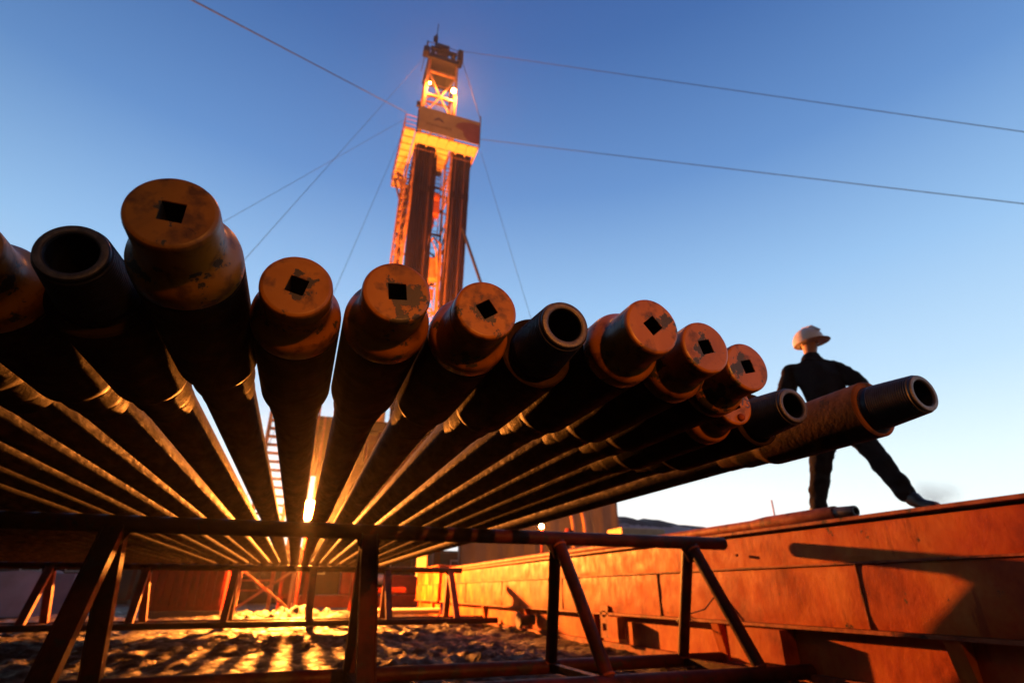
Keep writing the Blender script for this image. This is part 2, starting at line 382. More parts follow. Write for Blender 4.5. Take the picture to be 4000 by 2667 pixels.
# ------------------------------------------------------------------ ground
def axis(fine0, fine1, step, far, g=1.16):
    a = []; x = fine0
    while x < fine1: a.append(x); x += step
    d = step
    while a[-1] < far: d *= g; a.append(a[-1] + d)
    d = step; b = []; x = fine0
    while x > -far: d *= g; x -= d; b.append(x)
    return b[::-1] + a
def sst(a, b, x): t = min(1, max(0, (x - a) / (b - a))); return t * t * (3 - 2 * t)
def ground_z(x, y):
    z = -.63 + .03 * sst(6, 12, y)
    near = sst(-9, -5, x) * (1 - sst(3.45, 3.8, x)) * sst(-2, 2, y) * (1 - sst(22, 30, y))
    n = noise.fractal(Vector((x * 2.6, y * 2.6, 3.1)), 1.0, 2.1, 5)
    n2 = noise.noise(Vector((x * .8, y * .8, 9)))
    n3 = abs(noise.noise(Vector((x * 9, y * 9, 1))))
    n4 = noise.fractal(Vector((x * 6.5, y * 6.5, 7.7)), .8, 2.2, 3)
    rough_ = sst(-.25, .35, noise.noise(Vector((x * .55, y * .9, 4.4))))
    z += near * (.045 * n + .06 * n2 + .035 * n3 + .045 * n4 * (.2 + rough_)) - near * .03 * math.exp(-((x - 1.6 - .15 * math.sin(y)) / .18) ** 2)
    z += .17 * math.exp(-((x - .1) / 1.6) ** 2 - ((y - 14.6) / 1.3) ** 2) * (1 + n)          # churned snow heap beyond the far trestle
    z += .12 * math.exp(-((x + 4.6) / 1.3) ** 2 - ((y - 14.6) / 1.2) ** 2)
    return z
gx = axis(-5.2, 3.7, .048, 900); gy = axis(2.0, 15.5, .048, 900)
vs = [(x, y, ground_z(x, y)) for y in gy for x in gx]; nx = len(gx)
fs = [(j * nx + i, j * nx + i + 1, (j + 1) * nx + i + 1, (j + 1) * nx + i) for j in range(len(gy) - 1) for i in range(nx - 1)]
gm, nt, b = new_mat('churned_mud_and_snow'); L = nt.links
tc = N(nt, 'ShaderNodeTexCoord')
a = N(nt, 'ShaderNodeTexNoise', Scale=1.7, Detail=10.0, Roughness=.7); L.new(tc.outputs['Object'], a.inputs['Vector'])
cr = ramp(nt, [(.36, (.005, .003, .002)), (.5, (.012, .007, .004)), (.60, (.026, .015, .009)), (.78, (.075, .055, .05))]); L.new(a.outputs['Fac'], cr.inputs[0])
L.new(cr.outputs[0], b.inputs['Base Color']); b.inputs['Specular IOR Level'].default_value = .10
r2 = N(nt, 'ShaderNodeTexNoise', Scale=6.0, Detail=6.0); L.new(tc.outputs['Object'], r2.inputs['Vector'])
rr = ramp(nt, [(.35, (.34, .34, .34)), (.65, (.75, .75, .75))]); L.new(r2.outputs['Fac'], rr.inputs[0]); L.new(rr.outputs[0], b.inputs['Roughness'])
r3 = N(nt, 'ShaderNodeTexNoise', Scale=14.0, Detail=10.0, Roughness=.7); L.new(tc.outputs['Object'], r3.inputs['Vector'])
bp = N(nt, 'ShaderNodeBump'); bp.inputs['Strength'].default_value = .9; bp.inputs['Distance'].default_value = .05
L.new(r3.outputs['Fac'], bp.inputs['Height']); L.new(bp.outputs[0], b.inputs['Normal'])
g = MB().add(vs, fs).build('ground', gm, smooth=0); g.data.shade_smooth(); setp(g, kind='structure')

# ------------------------------------------------------------------ mud tanks at right
XW = 3.68
def dented(x, y0, y1, z0, z1, amp, thick, name, m, t):
    # plate pressed slightly out of true: buckles between its welds
    ny = max(8, int((y1 - y0) / .07)); nz = 9; vs = []; fs = []
    for j in range(nz + 1):
        for i in range(ny + 1):
            y = y0 + (y1 - y0) * i / ny; z = z0 + (z1 - z0) * j / nz
            e = min(1, 6 * min(j / nz, 1 - j / nz))
            d = amp * (noise.noise(Vector((y * 1.7, z * 2.6, x))) + .35 * noise.noise(Vector((y * 5, z * 7, x)))) * e
            vs.append(Vector((x - abs(d), y, z)))
    for j in range(nz):
        for i in range(ny): fs.append((j * (ny + 1) + i, j * (ny + 1) + i + 1, (j + 1) * (ny + 1) + i + 1, (j + 1) * (ny + 1) + i))
    k = len(vs); mb = MB(); mb.add(vs, fs); 
    b0 = [Vector((x + thick, y0, z0)), Vector((x + thick, y1, z0)), Vector((x + thick, y1, z1)), Vector((x + thick, y0, z1)), Vector((x, y0, z0)), Vector((x, y1, z0)), Vector((x, y1, z1)), Vector((x, y0, z1))]
    mb.add(b0, [(0, 3, 2, 1), (0, 1, 5, 4), (2, 3, 7, 6), (1, 2, 6, 5), (0, 4, 7, 3)])
    return mb.build(name, m, t, 30)
def tank(label, y0, y1, top, x1, ribs, posts):
    t = thing('mud_tank', label, 'tank', (XW, (y0 + y1) / 2, -.64))
    zt = top
    dented(XW + .012, y0, y1, .19, zt - .05, .010, x1 - XW - .012, 'upper_wall', M['tank'], t)
    dented(XW, y0, y1, -.235, .172, .014, x1 - XW - .01, 'lower_wall', M['tank'], t)
    MB().box((XW - .020, y0 - .02, .174), (XW + .04, y1 + .02, .188)).build('ledge', M['ledge'], t)
    MB().box((XW - .035, y0 - .03, zt - .028), (x1 + .03, y1 + .03, zt)).build('deck_plate', M['ledge'], t, bevel=.004)
    MB().box((XW - .03, y0 - .02, -.262), (x1, y1 + .02, -.238)).build('bottom_flange', M['ledge'], t)
    MB().box((XW + .07, y0 + .02, -.56), (XW + .12, y1 - .02, -.265)).build('skid_web', M['tank'], t)
    MB().box((XW + .01, y0 - .1, -.66), (XW + .2, y1 + .1, -.563)).build('skid_runner', M['ledge'], t)
    MB().box((x1 - .3, y0, -.66), (x1 - .02, y1, -.265)).build('far_skid', M['tank'], t)
    for y in ribs: MB().box((XW - .013, y - .005, -.234), (XW - .001, y + .005, .171)).build('weld_seam', M['ledge'], t)
    for y in posts:
        MB().prism([(0, -.262), (-.09, -.262), (-.02, -.56), (0, -.56)], y - .05, y + .05, lambda u, v, w: Vector((XW + .068 + u, w, v))).build('skid_bracket', M['tank'], t, 0)
    return t
t1 = tank('long faded red mud tank along the right side with a man walking on its deck', .3, 15.55, .485, 6.1, (3.02, 5.45, 7.9, 10.6, 13.1), (2.5, 4.6, 7.0, 9.4, 11.8, 14.2))
# bracket plate with slots, valve and drain on the side
pl = MB(); 
for (y0, y1, z0, z1) in ((6.55, 6.60, -.52, -.16), (6.70, 6.75, -.52, -.16)): pl.box((XW - .03, y0, z0), (XW - .015, y1, z1))
for z0, z1 in ((-.52, -.44), (-.36, -.29), (-.22, -.16)): pl.box((XW - .03, 6.60, z0), (XW - .015, 6.70, z1))
pl.build('slotted_bracket', M['ledge'], t1, 0)
MB().tube([(XW + .03, 9.1, -.42), (XW - .22, 9.1, -.42)], .075, 20).build('drain_valve', M['dark'], t1)
MB().tube([(XW - .22, 9.1, -.42), (XW - .25, 9.1, -.42)], .12, 20).build('valve_flange', M['dark'], t1)
MB().box((XW - .11, 6.2, -.50), (XW - .012, 6.42, -.275)).build('junction_box', M['tank'], t1)
MB().box((XW - .09, 3.75, -.51), (XW + .06, 4.35, -.275)).build('tool_bin', M['tank'], t1)
MB().tube([(XW - .02, 5.05, -.2), (XW - .14, 5.0, -.27), (XW - .2, 4.85, -.22), (XW - .1, 4.6, -.15), (XW - .02, 4.5, -.02)], .006, 8).build('loose_cable', M['dark'], t1)
MB().tube([(XW - .02, 4.15, .29), (XW - .05, 4.15, .29)], .012, 12).build('bolt', M['ledge'], t1)
t2 = tank('short bright lit tank end standing beyond the long mud tank', 15.95, 19.0, .66, 6.0, (17.4,), (16.6, 18.3))
MB().box((3.72, 19.3, .45), (4.02, 19.55, 1.18)).build('vent_box', M['deck'], t2)
# pipe lying along the tank edge
dp = thing('drill_pipe', 'orange lit drill pipe lying along the edge of the tank deck by the man\'s feet', 'drill pipe', (3.745, 2.96, .53), None)
oo = (3.745, 2.96, .53)
MB().lathe(oo, [(1.02, .043), (13.1, .043)], 24).build('pipe_body', M['ledge'], dp)
MB().lathe(oo, [(.16, .040), (.162, .053), (.168, .056), (.86, .056), (.95, .050), (1.02, .043)], 36).build('tool_joint', M['ledge'], dp)
MB().lathe(oo, [(.03, .022), (0, .024), (0, .036), (.004, .038), (.15, .045), (.162, .045)], 36).build('threaded_pin', M['pin'], dp)
MB().lathe(oo, [(.028, .0215), (.3, .0215)], 24, cap1=True).build('bore', M['bore'], dp)
mp_ = MB().tube([(7.35, 7.3, .0), (7.36, 7.32, 1.40)], .012, 8).build('marker_stake', M['block'], loc=(7.35, 7.3, -.62)); setp(mp_, 'thin orange stake rising behind the tank, left of the man', 'stake')
mp_.data.transform(Matrix.Identity(4))

# ------------------------------------------------------------------ person walking on the deck
def skin_mesh(name, chains, m, parent, levels=2, base=None):
    """chains: list of lists of (point, rx[, ry]); first point of a chain may be an index-key of an earlier point"""
    me = bpy.data.meshes.new(name); verts = []; edges = []; rad = []; key = {}
    for ch in chains:
        prev = None
        for it in ch:
            k, p, r = it
            if k in key: i = key[k]
            else:
                i = len(verts); verts.append(Vector(p)); rad.append(r); key[k] = i
            if prev is not None: edges.append((prev, i))
            prev = i
    me.from_pydata(verts, edges, [])
    o = bpy.data.objects.new(name, me); C.objects.link(o)
    sk = o.modifiers.new('skin', 'SKIN'); sk.use_smooth_shade = True; sk.branch_smoothing = .6
    for i, r in enumerate(rad):
        sv = me.skin_vertices[0].data[i]; sv.radius = r if isinstance(r, tuple) else (r, r); sv.use_root = (i == 0)
    sb = o.modifiers.new('sub', 'SUBSURF'); sb.levels = levels; sb.render_levels = levels
    bpy.context.view_layer.update()
    me2 = bpy.data.meshes.new_from_object(o.evaluated_get(bpy.context.evaluated_depsgraph_get()))
    bpy.data.objects.remove(o)
    if m in (M['jacket'], M['trousers']):                     # folds in the cloth
        for v in me2.vertices:
            q = v.co
            v.co = q + v.normal * .016 * (noise.noise(Vector((q.x * 7, q.y * 7, q.z * 16))) + .5 * noise.noise(Vector((q.x * 18, q.y * 18, q.z * 30))))
    me2.materials.clear(); me2.materials.append(m); me2.shade_smooth()
    o2 = bpy.data.objects.new(name, me2); C.objects.link(o2); o2.parent = parent
    return o2
pp = thing('person', 'man in white hard hat and dark work clothes striding along the red tank deck', 'person', (4.12, 3.27, .487))
J = dict(pel=(0, -.05, .92), sp=(0, -.01, 1.10), ch=(0, .025, 1.28), nk0=(0, .045, 1.42), nk=(0, .037, 1.49), hd=(0, .020, 1.565), hd2=(0, .025, 1.62), ht=(0, .03, 1.67),
         s1=(-.11, .19, 1.385), e1=(-.18, .245, 1.12), w1=(-.17, .13, .89),
         s2=(.155, -.035, 1.36), e2=(.17, -.22, 1.12), w2=(.15, -.34, .92),
         h1=(-.095, -.03, .89), k1=(-.105, .115, .49), a1=(-.10, .27, .10), t1=(-.10, .10, .045),
         h2=(.095, -.06, .89), k2=(.10, -.22, .52), a2=(.10, -.42, .11), t2=(.10, -.60, .055))
def J_(k): return J[k]
def hand(tag_, wrist, dirv, palm_n, curl):
    """palm, four fingers of different length and a thumb from the side of the palm"""
    w = Vector(wrist); d = Vector(dirv).normalized(); n_ = Vector(palm_n).normalized(); s_ = d.cross(n_).normalized()
    out = [[(tag_ + 'w', w, (.024, .03)), (tag_ + 'p', w + d * .05, (.017, .036)), (tag_ + 'q', w + d * .085, (.013, .034))]]
    for i, (o_, ln) in enumerate(((-.027, .068), (-.009, .078), (.009, .072), (.027, .056))):
        p0 = w + d * .09 + s_ * o_; p1 = p0 + (d * math.cos(curl) + n_ * math.sin(curl)) * ln * .5; p2 = p1 + (d * math.cos(curl * 2.1) + n_ * math.sin(curl * 2.1)) * ln * .5
        out.append([(tag_ + 'q', w, .01), (tag_ + 'f%da' % i, p0, .009), (tag_ + 'f%db' % i, p1, .0085), (tag_ + 'f%dc' % i, p2, .0075)])
    tb = w + d * .03 - s_ * .032
    out.append([(tag_ + 'p', w, .01), (tag_ + 't0', tb, .012), (tag_ + 't1', tb + (d * .6 - s_ * .7 + n_ * .3).normalized() * .035, .010), (tag_ + 't2', tb + (d * .75 - s_ * .55 + n_ * .45).normalized() * .062, .009)])
    return out
ch = [[('pel', J['pel'], (.12, .09)), ('sp', J['sp'], (.12, .09)), ('ch', J['ch'], (.12, .09)), ('nk0', J['nk0'], .055), ('nk', J['nk'], .052), ('hd', J['hd'], (.070, .082)), ('hd2', J['hd2'], (.075, .092)), ('ht', J['ht'], (.055, .07))],
      [('ch', 0, 0), ('s1', J['s1'], .035), ('e1', J['e1'], .032), ('Rw', J['w1'], (.024, .03))],
      [('ch', 0, 0), ('s2', J['s2'], .035), ('e2', J['e2'], .032), ('Lw', J['w2'], (.024, .03))],
      [('pel', 0, 0), ('h1', J['h1'], .085), ('k1', J['k1'], .055), ('a1', J['a1'], .036), ('t1', J['t1'], .035)],
      [('pel', 0, 0), ('h2', J['h2'], .085), ('k2', J['k2'], .055), ('a2', J['a2'], .036), ('t2', J['t2'], .035)]]
ch += hand('R', J['w1'], (.02, -.35, -.93), (.95, 0, -.1), .45)
ch += hand('L', J['w2'], (-.05, -.6, -.8), (-.9, 0, 0), .35)
body = skin_mesh('body', ch, M['skin'], pp, 2)
skin_mesh('jacket', [
    [('a', (0, -.05, .84), (.20, .165)), ('b', J['sp'], (.20, .185)), ('c', J['ch'], (.205, .18)), ('d', (0, .045, 1.395), (.14, .125)), ('e', (0, .042, 1.455), (.082, .082)), ('f', (0, .038, 1.495), (.066, .066))],
    [('c', 0, 0), ('s1', J['s1'], .10), ('e1', J['e1'], .085), ('w1', Vector(J['w1']).lerp(Vector(J['e1']), .12), .042)],
    [('c', 0, 0), ('s2', J['s2'], .095), ('e2', J['e2'], .070), ('w2', Vector(J['w2']).lerp(Vector(J['e2']), .12), .042)]], M['jacket'], pp, 3)
skin_mesh('trousers', [
    [('p', (0, -.05, .90), (.15, .115)), ('h1', (-.10, -.03, .83), .115), ('k1', J['k1'], .088), ('a1', (-.10, .262, .11), .072)],
    [('p', 0, 0), ('h2', (.10, -.07, .83), .115), ('k2', J['k2'], .088), ('a2', (.10, -.412, .115), .072)]], M['trousers'], pp, 3)
for a_, t_, hz in (('a1', 't1', .0), ('a2', 't2', .0)):
    A = Vector(J[a_]); T = Vector(J[t_])
    skin_mesh('boot', [[('a', A + Vector((0, .0, .10)), .055), ('b', A + Vector((0, .01, .0)), .054), ('c', A + Vector((0, .045, -.045)), (.045, .045))], [('b', 0, 0), ('m', A.lerp(T, .55) + Vector((0, 0, -.01)), (.046, .046)), ('t', T, (.045, .034))]], M['boot'], pp, 2)
hh = MB()
hc = Vector((4.12, 3.297, .487 + 1.600))
hh.sphere(hc, .130, .92, 1.08, 1.02, 28, 16, zmin=-.22)
hh.sphere(hc + Vector((0, -.045, -.028)), .134, .94, 1.16, .07, 28, 8)
hh.tube([hc + Vector((0, -.14, .06)), hc + Vector((0, -.07, .128)), hc + Vector((0, .02, .143)), hc + Vector((0, .10, .11)), hc + Vector((0, .145, .05))], .012, 8)
hh.build('hard_hat', M['helmet'], pp)
fc = MB()                                              # face details, looking along the deck (-y)
f0 = Vector((4.12, 3.27, .487)) + Vector(J['hd'])
fc.sphere(f0 + Vector((0, -.088, .0)), .016, .8, 1.1, 1.5, 12, 8)
fc.sphere(f0 + Vector((-.076, .01, .01)), .022, .35, .8, 1.3, 12, 8); fc.sphere(f0 + Vector((.076, .01, .01)), .022, .35, .8, 1.3, 12, 8)
fc.build('nose_and_ears', M['skin'], pp)
ey = MB()
for s in (-1, 1): ey.sphere(f0 + Vector((s * .03, -.074, .028)), .011, nu=10, nv=6)
ey.sphere(f0 + Vector((0, -.080, -.040)), .018, 1.2, .4, .25, 10, 6)
ey.build('eyes_and_mouth', M['dark'], pp)
hr = MB().sphere(f0 + Vector((0, .02, .035)), .088, .95, 1.02, .8, 18, 10, zmin=-.6).build('hair', M['dark'], pp)

# ------------------------------------------------------------------ derrick
DX0, DX1, DY0, DY1 = 3.35, 5.85, 30.0, 32.2
def X_L(z): return 3.05 + .95 * sst(8, 36, z) * .62 + .02
der = thing('drilling_derrick', 'tall floodlit orange drilling derrick rising into the blue sky behind the pipe row', 'derrick', (4.6, 31, 6.4))
Z0, Z1 = 6.6, 38.4
def corner(ix, iy, z):
    f = (z - Z0) / (Z1 - Z0)
    x = (2.92 + 1.10 * f) if ix == 0 else (6.28 - .06 * f)
    y = (29.9 + .1 * f) if iy == 0 else (32.6 - .5 * f)
    return Vector((x, y, z))
for ix in (0, 1):
    for iy in (0, 1):
        MB().bar(corner(ix, iy, Z0), corner(ix, iy, Z1), .20 if iy == 0 else .16, .20 if iy == 0 else .16).build('mast_leg', M['mast'], der, 0)
zs = [Z0 + (Z1 - Z0) * i / 15 for i in range(16)]
for ix in (0, 1):
    mb = MB()
    for i in range(15):
        a_, b_ = (zs[i], zs[i + 1])
        mb.bar(corner(ix, 0, a_), corner(ix, 1, a_), .10, .10)
        mb.bar(corner(ix, i % 2, a_), corner(ix, 1 - i % 2, b_), .09, .09)
    mb.build('side_lattice', M['mast'], der, 0)
mb = MB()
for i in range(1, 16):
    mb.bar(corner(0, 1, zs[i]), corner(1, 1, zs[i]), .13, .13)
    if i < 15: mb.bar(corner(i % 2, 1, zs[i]), corner(1 - i % 2, 1, zs[i + 1]), .09, .09)
mb.build('back_lattice', M['mast'], der, 0)
mb = MB()                                                  # braces on the open front, above the board only
for z in (32.2, 34.6, 37.2): mb.bar(corner(0, 0, z), corner(1, 0, z), .17, .17)
mb.bar(corner(0, 0, 32.2), (5.05, 29.95, 34.6), .10, .10); mb.bar((5.05, 29.95, 34.6), corner(1, 0, 32.2), .10, .10)
mb.bar(corner(0, 0, 37.2), (5.05, 29.95, 34.6), .08, .08); mb.bar((5.05, 29.95, 34.6), corner(1, 0, 37.2), .08, .08)
mb.build('front_brace', M['mast'], der, 0)
def up_(mb): mb.v = [v + Vector((.3, 0, 2.75)) for v in mb.v]; return mb
mb = MB()
mb.box((3.55, 29.6, 35.6), (6.0, 32.4, 36.0)); mb.box((3.75, 29.9, 36.0), (4.05, 32.2, 37.0)); mb.box((5.45, 29.9, 36.0), (5.75, 32.2, 37.3)); mb.box((3.7, 29.8, 36.9), (5.8, 30.1, 37.15)); mb.box((3.8, 30.4, 36.0), (5.7, 30.6, 37.0))
up_(mb).build('crown_frame', M['dark'], der, 0)
mb = MB()
for x in (4.3, 4.5, 4.7, 4.9, 5.1): mb.tube([(x - .06, 30.6, 37.2), (x + .06, 30.6, 37.2)], .95, 28)
up_(mb).build('crown_sheave', M['dark'], der)
mb = MB()
for x in (3.4, 4.2, 5.0, 5.8, 6.15): mb.tube([(x, 29.55, 36.0), (x, 29.55, 37.1)], .03, 6)
for z in (36.55, 37.1): mb.tube([(3.4, 29.55, z), (6.15, 29.55, z)], .03, 6)
mb.tube([(3.4, 29.55, 37.1), (3.4, 32.4, 37.1)], .03, 6); mb.tube([(6.15, 29.55, 37.1), (6.15, 32.4, 37.1)], .03, 6)
mb.box((5.9, 29.5, 36.0), (6.3, 30.2, 37.3)); mb.box((3.1, 29.5, 35.9), (3.6, 30.1, 36.5))
up_(mb).build('crown_railing', M['dark'], der, 0)
mb = MB(); mb.tube([(4.1, 30, 37.0), (4.1, 30, 38.8)], .10, 8); mb.tube([(4.1, 30, 38.8), (4.15, 30, 40.2)], .035, 6); mb.box((3.85, 29.9, 38.0), (4.2, 30.1, 38.5)); mb.tube([(3.35, 30, 36.4), (3.4, 30, 37.8)], .05, 6)
up_(mb).build('lightning_rod', M['dark'], der)
# ladder between the legs
mb = MB()
for x in (5.55, 6.02): mb.tube([(x, 32.35, 7), (x, 32.35, 35.4)], .04, 6)
for i in range(58): mb.tube([(5.55, 32.35, 7.2 + i * .49), (6.02, 32.35, 7.2 + i * .49)], .025, 5)
mb.build('ladder', M['mast'], der)
mb = MB()
for x in (3.9, 4.35): mb.tube([(x, 32.0, 7), (x + .15, 31.8, 35.4)], .05, 6)
for i in range(40): mb.bar((3.92, 31.95, 8 + i * .68), (4.40, 31.95, 8 + i * .68), .05, .05)
mb.build('cable_tray', M['mast'], der)
mb = MB(); mb.tube([(6.35, 29.9, 7), (6.2, 30.0, 28)], .075, 8); mb.tube([(2.8, 30.2, 7), (3.15, 30.2, 27.6)], .06, 8)
mb.tube([(5.9, 30.3, 17.0), (5.6, 29.9, 20.5), (5.0, 29.8, 21.6), (4.9, 29.9, 20.2)], .07, 8)
mb.build('standpipe', M['mast'], der)
MB().box((2.98, 31.2, 7), (3.5, 31.26, 26.6)).build('lit_strip_plate', M['deck'], der, 0)  # pale plate added for the bright lit strip along the left leg
# outer tool lane on the left leg
mb = MB()
for i in range(20):
    z = 8 + i * .95
    mb.bar((2.55 + .02 * i, 31.0, z), (3.05 + .02 * i, 31.0, z), .07, .07)
    mb.bar((2.55 + .02 * i, 31.0, z), (3.05 + .02 * i, 31.0, z + .95), .06, .06)
mb.bar((2.55, 31.0, 7.5), (2.98, 31.0, 27), .14, .14)
mb.build('outrigger_lattice', M['mast'], der, 0)
# fingerboard platform
zp = 28.7
mb = MB(); mb.box((3.42, 28.2, zp), (7.78, 29.15, zp + .12))
for i in range(7): mb.bar((3.5 + i * .7, 28.2, zp - .07), (3.5 + i * .7, 29.2, zp - .07), .08, .14)
mb.build('front_walkway', M['deck'], der, 0)
mb = MB(); mb.box((2.5, 28.05, zp), (3.2, 34.3, zp + .12))
for i in range(10): mb.bar((2.5, 28.1 + i * .68, zp - .06), (3.2, 28.1 + i * .68, zp - .06), .07, .12)
mb.box((3.28, 28.2, zp - .02), (3.42, 34.3, zp + .2))
mb.build('side_walkway', M['deck'], der, 0)
mb = MB(); mb.box((4.98, 29.2, zp - .03), (5.85, 32.0, zp + .1))
for i in range(5): mb.bar((5.0, 29.6 + i * .55, zp - .09), (5.85, 29.6 + i * .55, zp - .09), .07, .12)
mb.build('diving_board', M['deck'], der, 0)
mb = MB(); mb.box((7.6, 29.15, zp), (7.78, 34.3, zp + .15)); mb.box((3.42, 34.2, zp), (7.78, 34.4, zp + .15))
for i in range(10): mb.box((3.5, 29.7 + i * .42, zp + .0), (4.9, 29.76 + i * .42, zp + .1)); mb.box((6.2, 29.7 + i * .42, zp), (7.6, 29.76 + i * .42, zp + .1))
for a_, b_ in (((3.2, 34.0, 26.0), (3.35, 34.2, zp)), ((3.1, 32.6, 26.2), (2.6, 33.4, zp)), ((3.1, 32.6, 26.2), (3.3, 34.0, zp)), ((3.1, 32.6, 27.4), (2.7, 32.6, zp))): mb.bar(a_, b_, .12, .12)
mb.build('finger_frame', M['mast'], der, 0)
mb = MB()
for y in [28.1 + .78 * i for i in range(9)]: mb.tube([(2.5, y, zp), (2.45, y, zp + 1.25)], .03, 6)
for z in (zp + .45, zp + .85, zp + 1.25): mb.tube([(2.48, 28.1, z), (2.48, 34.3, z)], .025, 6); mb.tube([(2.5, 28.1, z), (3.35, 28.1, z)], .025, 6)
mb.build('board_railing', M['mast'], der)
mb = MB(); mb.tube([(7.75, 28.0, 28.6), (7.8, 28.0, 31.6)], .05, 6); mb.tube([(3.3, 28.0, 28.4), (3.3, 28.0, 31.2)], .05, 6); mb.box((3.1, 27.8, 30.8), (3.38, 28.0, 31.2))
mb.build('banner_post', M['dark'], der)
# printed banner, flat sheet hung in front of the board
bn = MB().box((3.37, 27.90, 28.72), (7.71, 27.93, 30.9)).build('banner', M['banner'], der, 0)
pts = [(7.70, 28.73), (7.70, 30.55), (7.2, 30.62), (6.5, 30.45), (6.05, 30.15), (5.95, 29.85), (6.15, 29.75), (6.5, 29.6), (6.55, 29.3), (6.75, 29.0), (7.1, 28.73)]
MB().prism(pts, 27.893, 27.897, lambda u, v, w: Vector((u, w, v))).build('maroon_shape', M['maroon'], bn, 0)
pts = [(4.35, 29.85), (4.5, 30.1), (4.75, 30.25), (5.0, 30.1), (5.15, 29.85), (4.95, 29.9), (4.8, 30.0), (4.6, 29.95)]
MB().prism(pts, 27.893, 27.897, lambda u, v, w: Vector((u, w, v))).build('emblem', M['ink'], bn, 0)
mb = MB(); xx = 3.9
for w_ in (.16, .12, .2, .1, .16, .13, .2, .12, .17, .1, .14): mb.box((xx, 27.893, 29.33), (xx + w_ - .03, 27.897, 29.33 + random.choice((.16, .2, .22)))); xx += w_ + .02
mb.build('lettering', M['brownink'], bn, 0)
# support strut at right
MB().tube([(7.05, 28.9, 22.0), (8.9, 27.0, 14.0), (9.7, 26.2, 9.0)], .10, 8).build('raking_strut', M['dark'], der)

# substructure and rig floor
sub = thing('rig_substructure', 'red steel substructure and rig floor under the derrick, glimpsed between the pipes', 'platform', (4, 28, -.6))
for x in (-.3, 2.6, 6.4, 9.4):
    for y in (23.5, 28.5, 34): MB().bar((x, y, -.6), (x, y, 6.2), .35, .35).build('column', M['red'], sub, 0)
for x in (-.3, 9.4):
    for y in (23.5, 34): MB().bar((x, y, -.2), (x, 28.5, 6), .2, .2).build('brace', M['red'], sub, 0)
MB().bar((-.3, 23.5, -.2), (2.6, 23.5, 6), .2, .2).build('brace', M['red'], sub, 0)
MB().bar((9.4, 23.5, -.2), (6.4, 23.5, 6), .2, .2).build('brace', M['red'], sub, 0)
MB().box((-.8, 23.0, 6.2), (9.9, 34.5, 6.6)).build('rig_floor', M['floor'], sub, 0)
MB().box((1.9, 23.4, 2.6), (5.6, 23.6, 6.1)).build('floor_skirt', M['red'], sub, 0)
st = MB()
for i in range(22): st.box((-1.75, 21.0 + i * .0, .0 + i * .30), (-.75, 21.28, .05 + i * .30))
st.bar((-1.75, 21.1, -.6), (-1.75, 21.1, 6.4), .12, .2); st.bar((-.75, 21.1, -.6), (-.75, 21.1, 6.4), .12, .2)
so = st.build('rig_ladder', M['mast'], loc=(-1.25, 21, -.6), smooth=0); setp(so, 'pale runged access ladder seen through the gap left of the bright lamp', 'ladder')

rp = thing('pipe_ramp', 'dark red inclined ramp rising to the rig floor, seen through the gap above the lamp', 'ramp', (1.0, 18.5, -.6))
a_, b_ = Vector((1.0, 18.6, .6)), Vector((1.0, 22.9, 6.3))
MB().bar(a_, b_, 1.6, .12).build('slide_plate', M['floor'], rp, 0)
for xx in (.16, 1.84): MB().bar(a_ + Vector((xx - 1.0, -.05, .12)), b_ + Vector((xx - 1.0, -.05, .12)), .10, .3).build('side_rail', M['red'], rp, 0)
MB().bar((.3, 19.6, -.6), (.3, 19.6, 1.7), .12, .12).build('support', M['red'], rp, 0)
MB().bar((1.7, 19.6, -.6), (1.7, 19.6, 1.7), .12, .12).build('support', M['red'], rp, 0)
mb = MB()
for xx in (-.42, -.08): mb.bar((xx, 19.2, -.6), (xx, 19.2, 6.2), .07, .07)
for i in range(15): mb.bar((-.42, 19.2, -.2 + i * .44), (-.08, 19.2, .02 + i * .44 * 1.0 + (.22 if i % 2 else -.1)), .05, .05)
o = mb.build('lattice_post', M['red'], loc=(-.25, 19.2, -.6), smooth=0); setp(o, 'narrow red lattice post directly behind the bright lamp', 'lattice post')

# travelling block + top drive, racked stands
tb = thing('travelling_block', 'red orange hoisting block hanging inside the derrick on its lines', 'hoist', (5.35, 30.9, 24.6))
MB().box((4.95, 30.5, 24.0), (5.75, 31.2, 25.7)).build('block_body', M['block'], tb, 0, bevel=.12)
MB().tube([(5.1, 30.9, 25.5), (5.6, 30.9, 25.5)], .55, 20).build('sheave', M['block'], tb)
mb = MB()
for i in range(6): mb.tube([(5.05 + i * .12, 30.9, 25.6), (4.7 + i * .15, 31, 39.3)], .022, 5)
mb.build('drilling_line', M['wire'], tb)
MB().tube([(5.35, 30.9, 24.0), (5.35, 30.9, 23.3), (5.25, 30.9, 22.9)], .12, 8).build('hook', M['block'], tb)
td = thing('top_drive', 'yellow lit top drive with a curved hose hanging low in the derrick', 'top drive', (5.4, 30.8, 19.5))
MB().box((5.0, 30.3, 18.6), (5.85, 31.1, 20.3)).build('motor_housing', M['mast'], td, 0, bevel=.1)
MB().tube([(5.1, 30.5, 20.3), (5.0, 30.4, 21.2), (5.4, 30.3, 21.8), (5.9, 30.3, 21.4), (6.0, 30.4, 20.0), (5.95, 30.5, 16)], .09, 8).build('hose', M['mast'], td)
MB().tube([(5.4, 30.8, 18.6), (5.4, 30.8, 7)], .09, 10).build('kelly_pipe', M['mast'], td)
MB().box((5.15, 30.4, 17.3), (5.7, 31.0, 17.9)).build('pipe_handler', M['block'], td, 0, bevel=.06)
proto = None
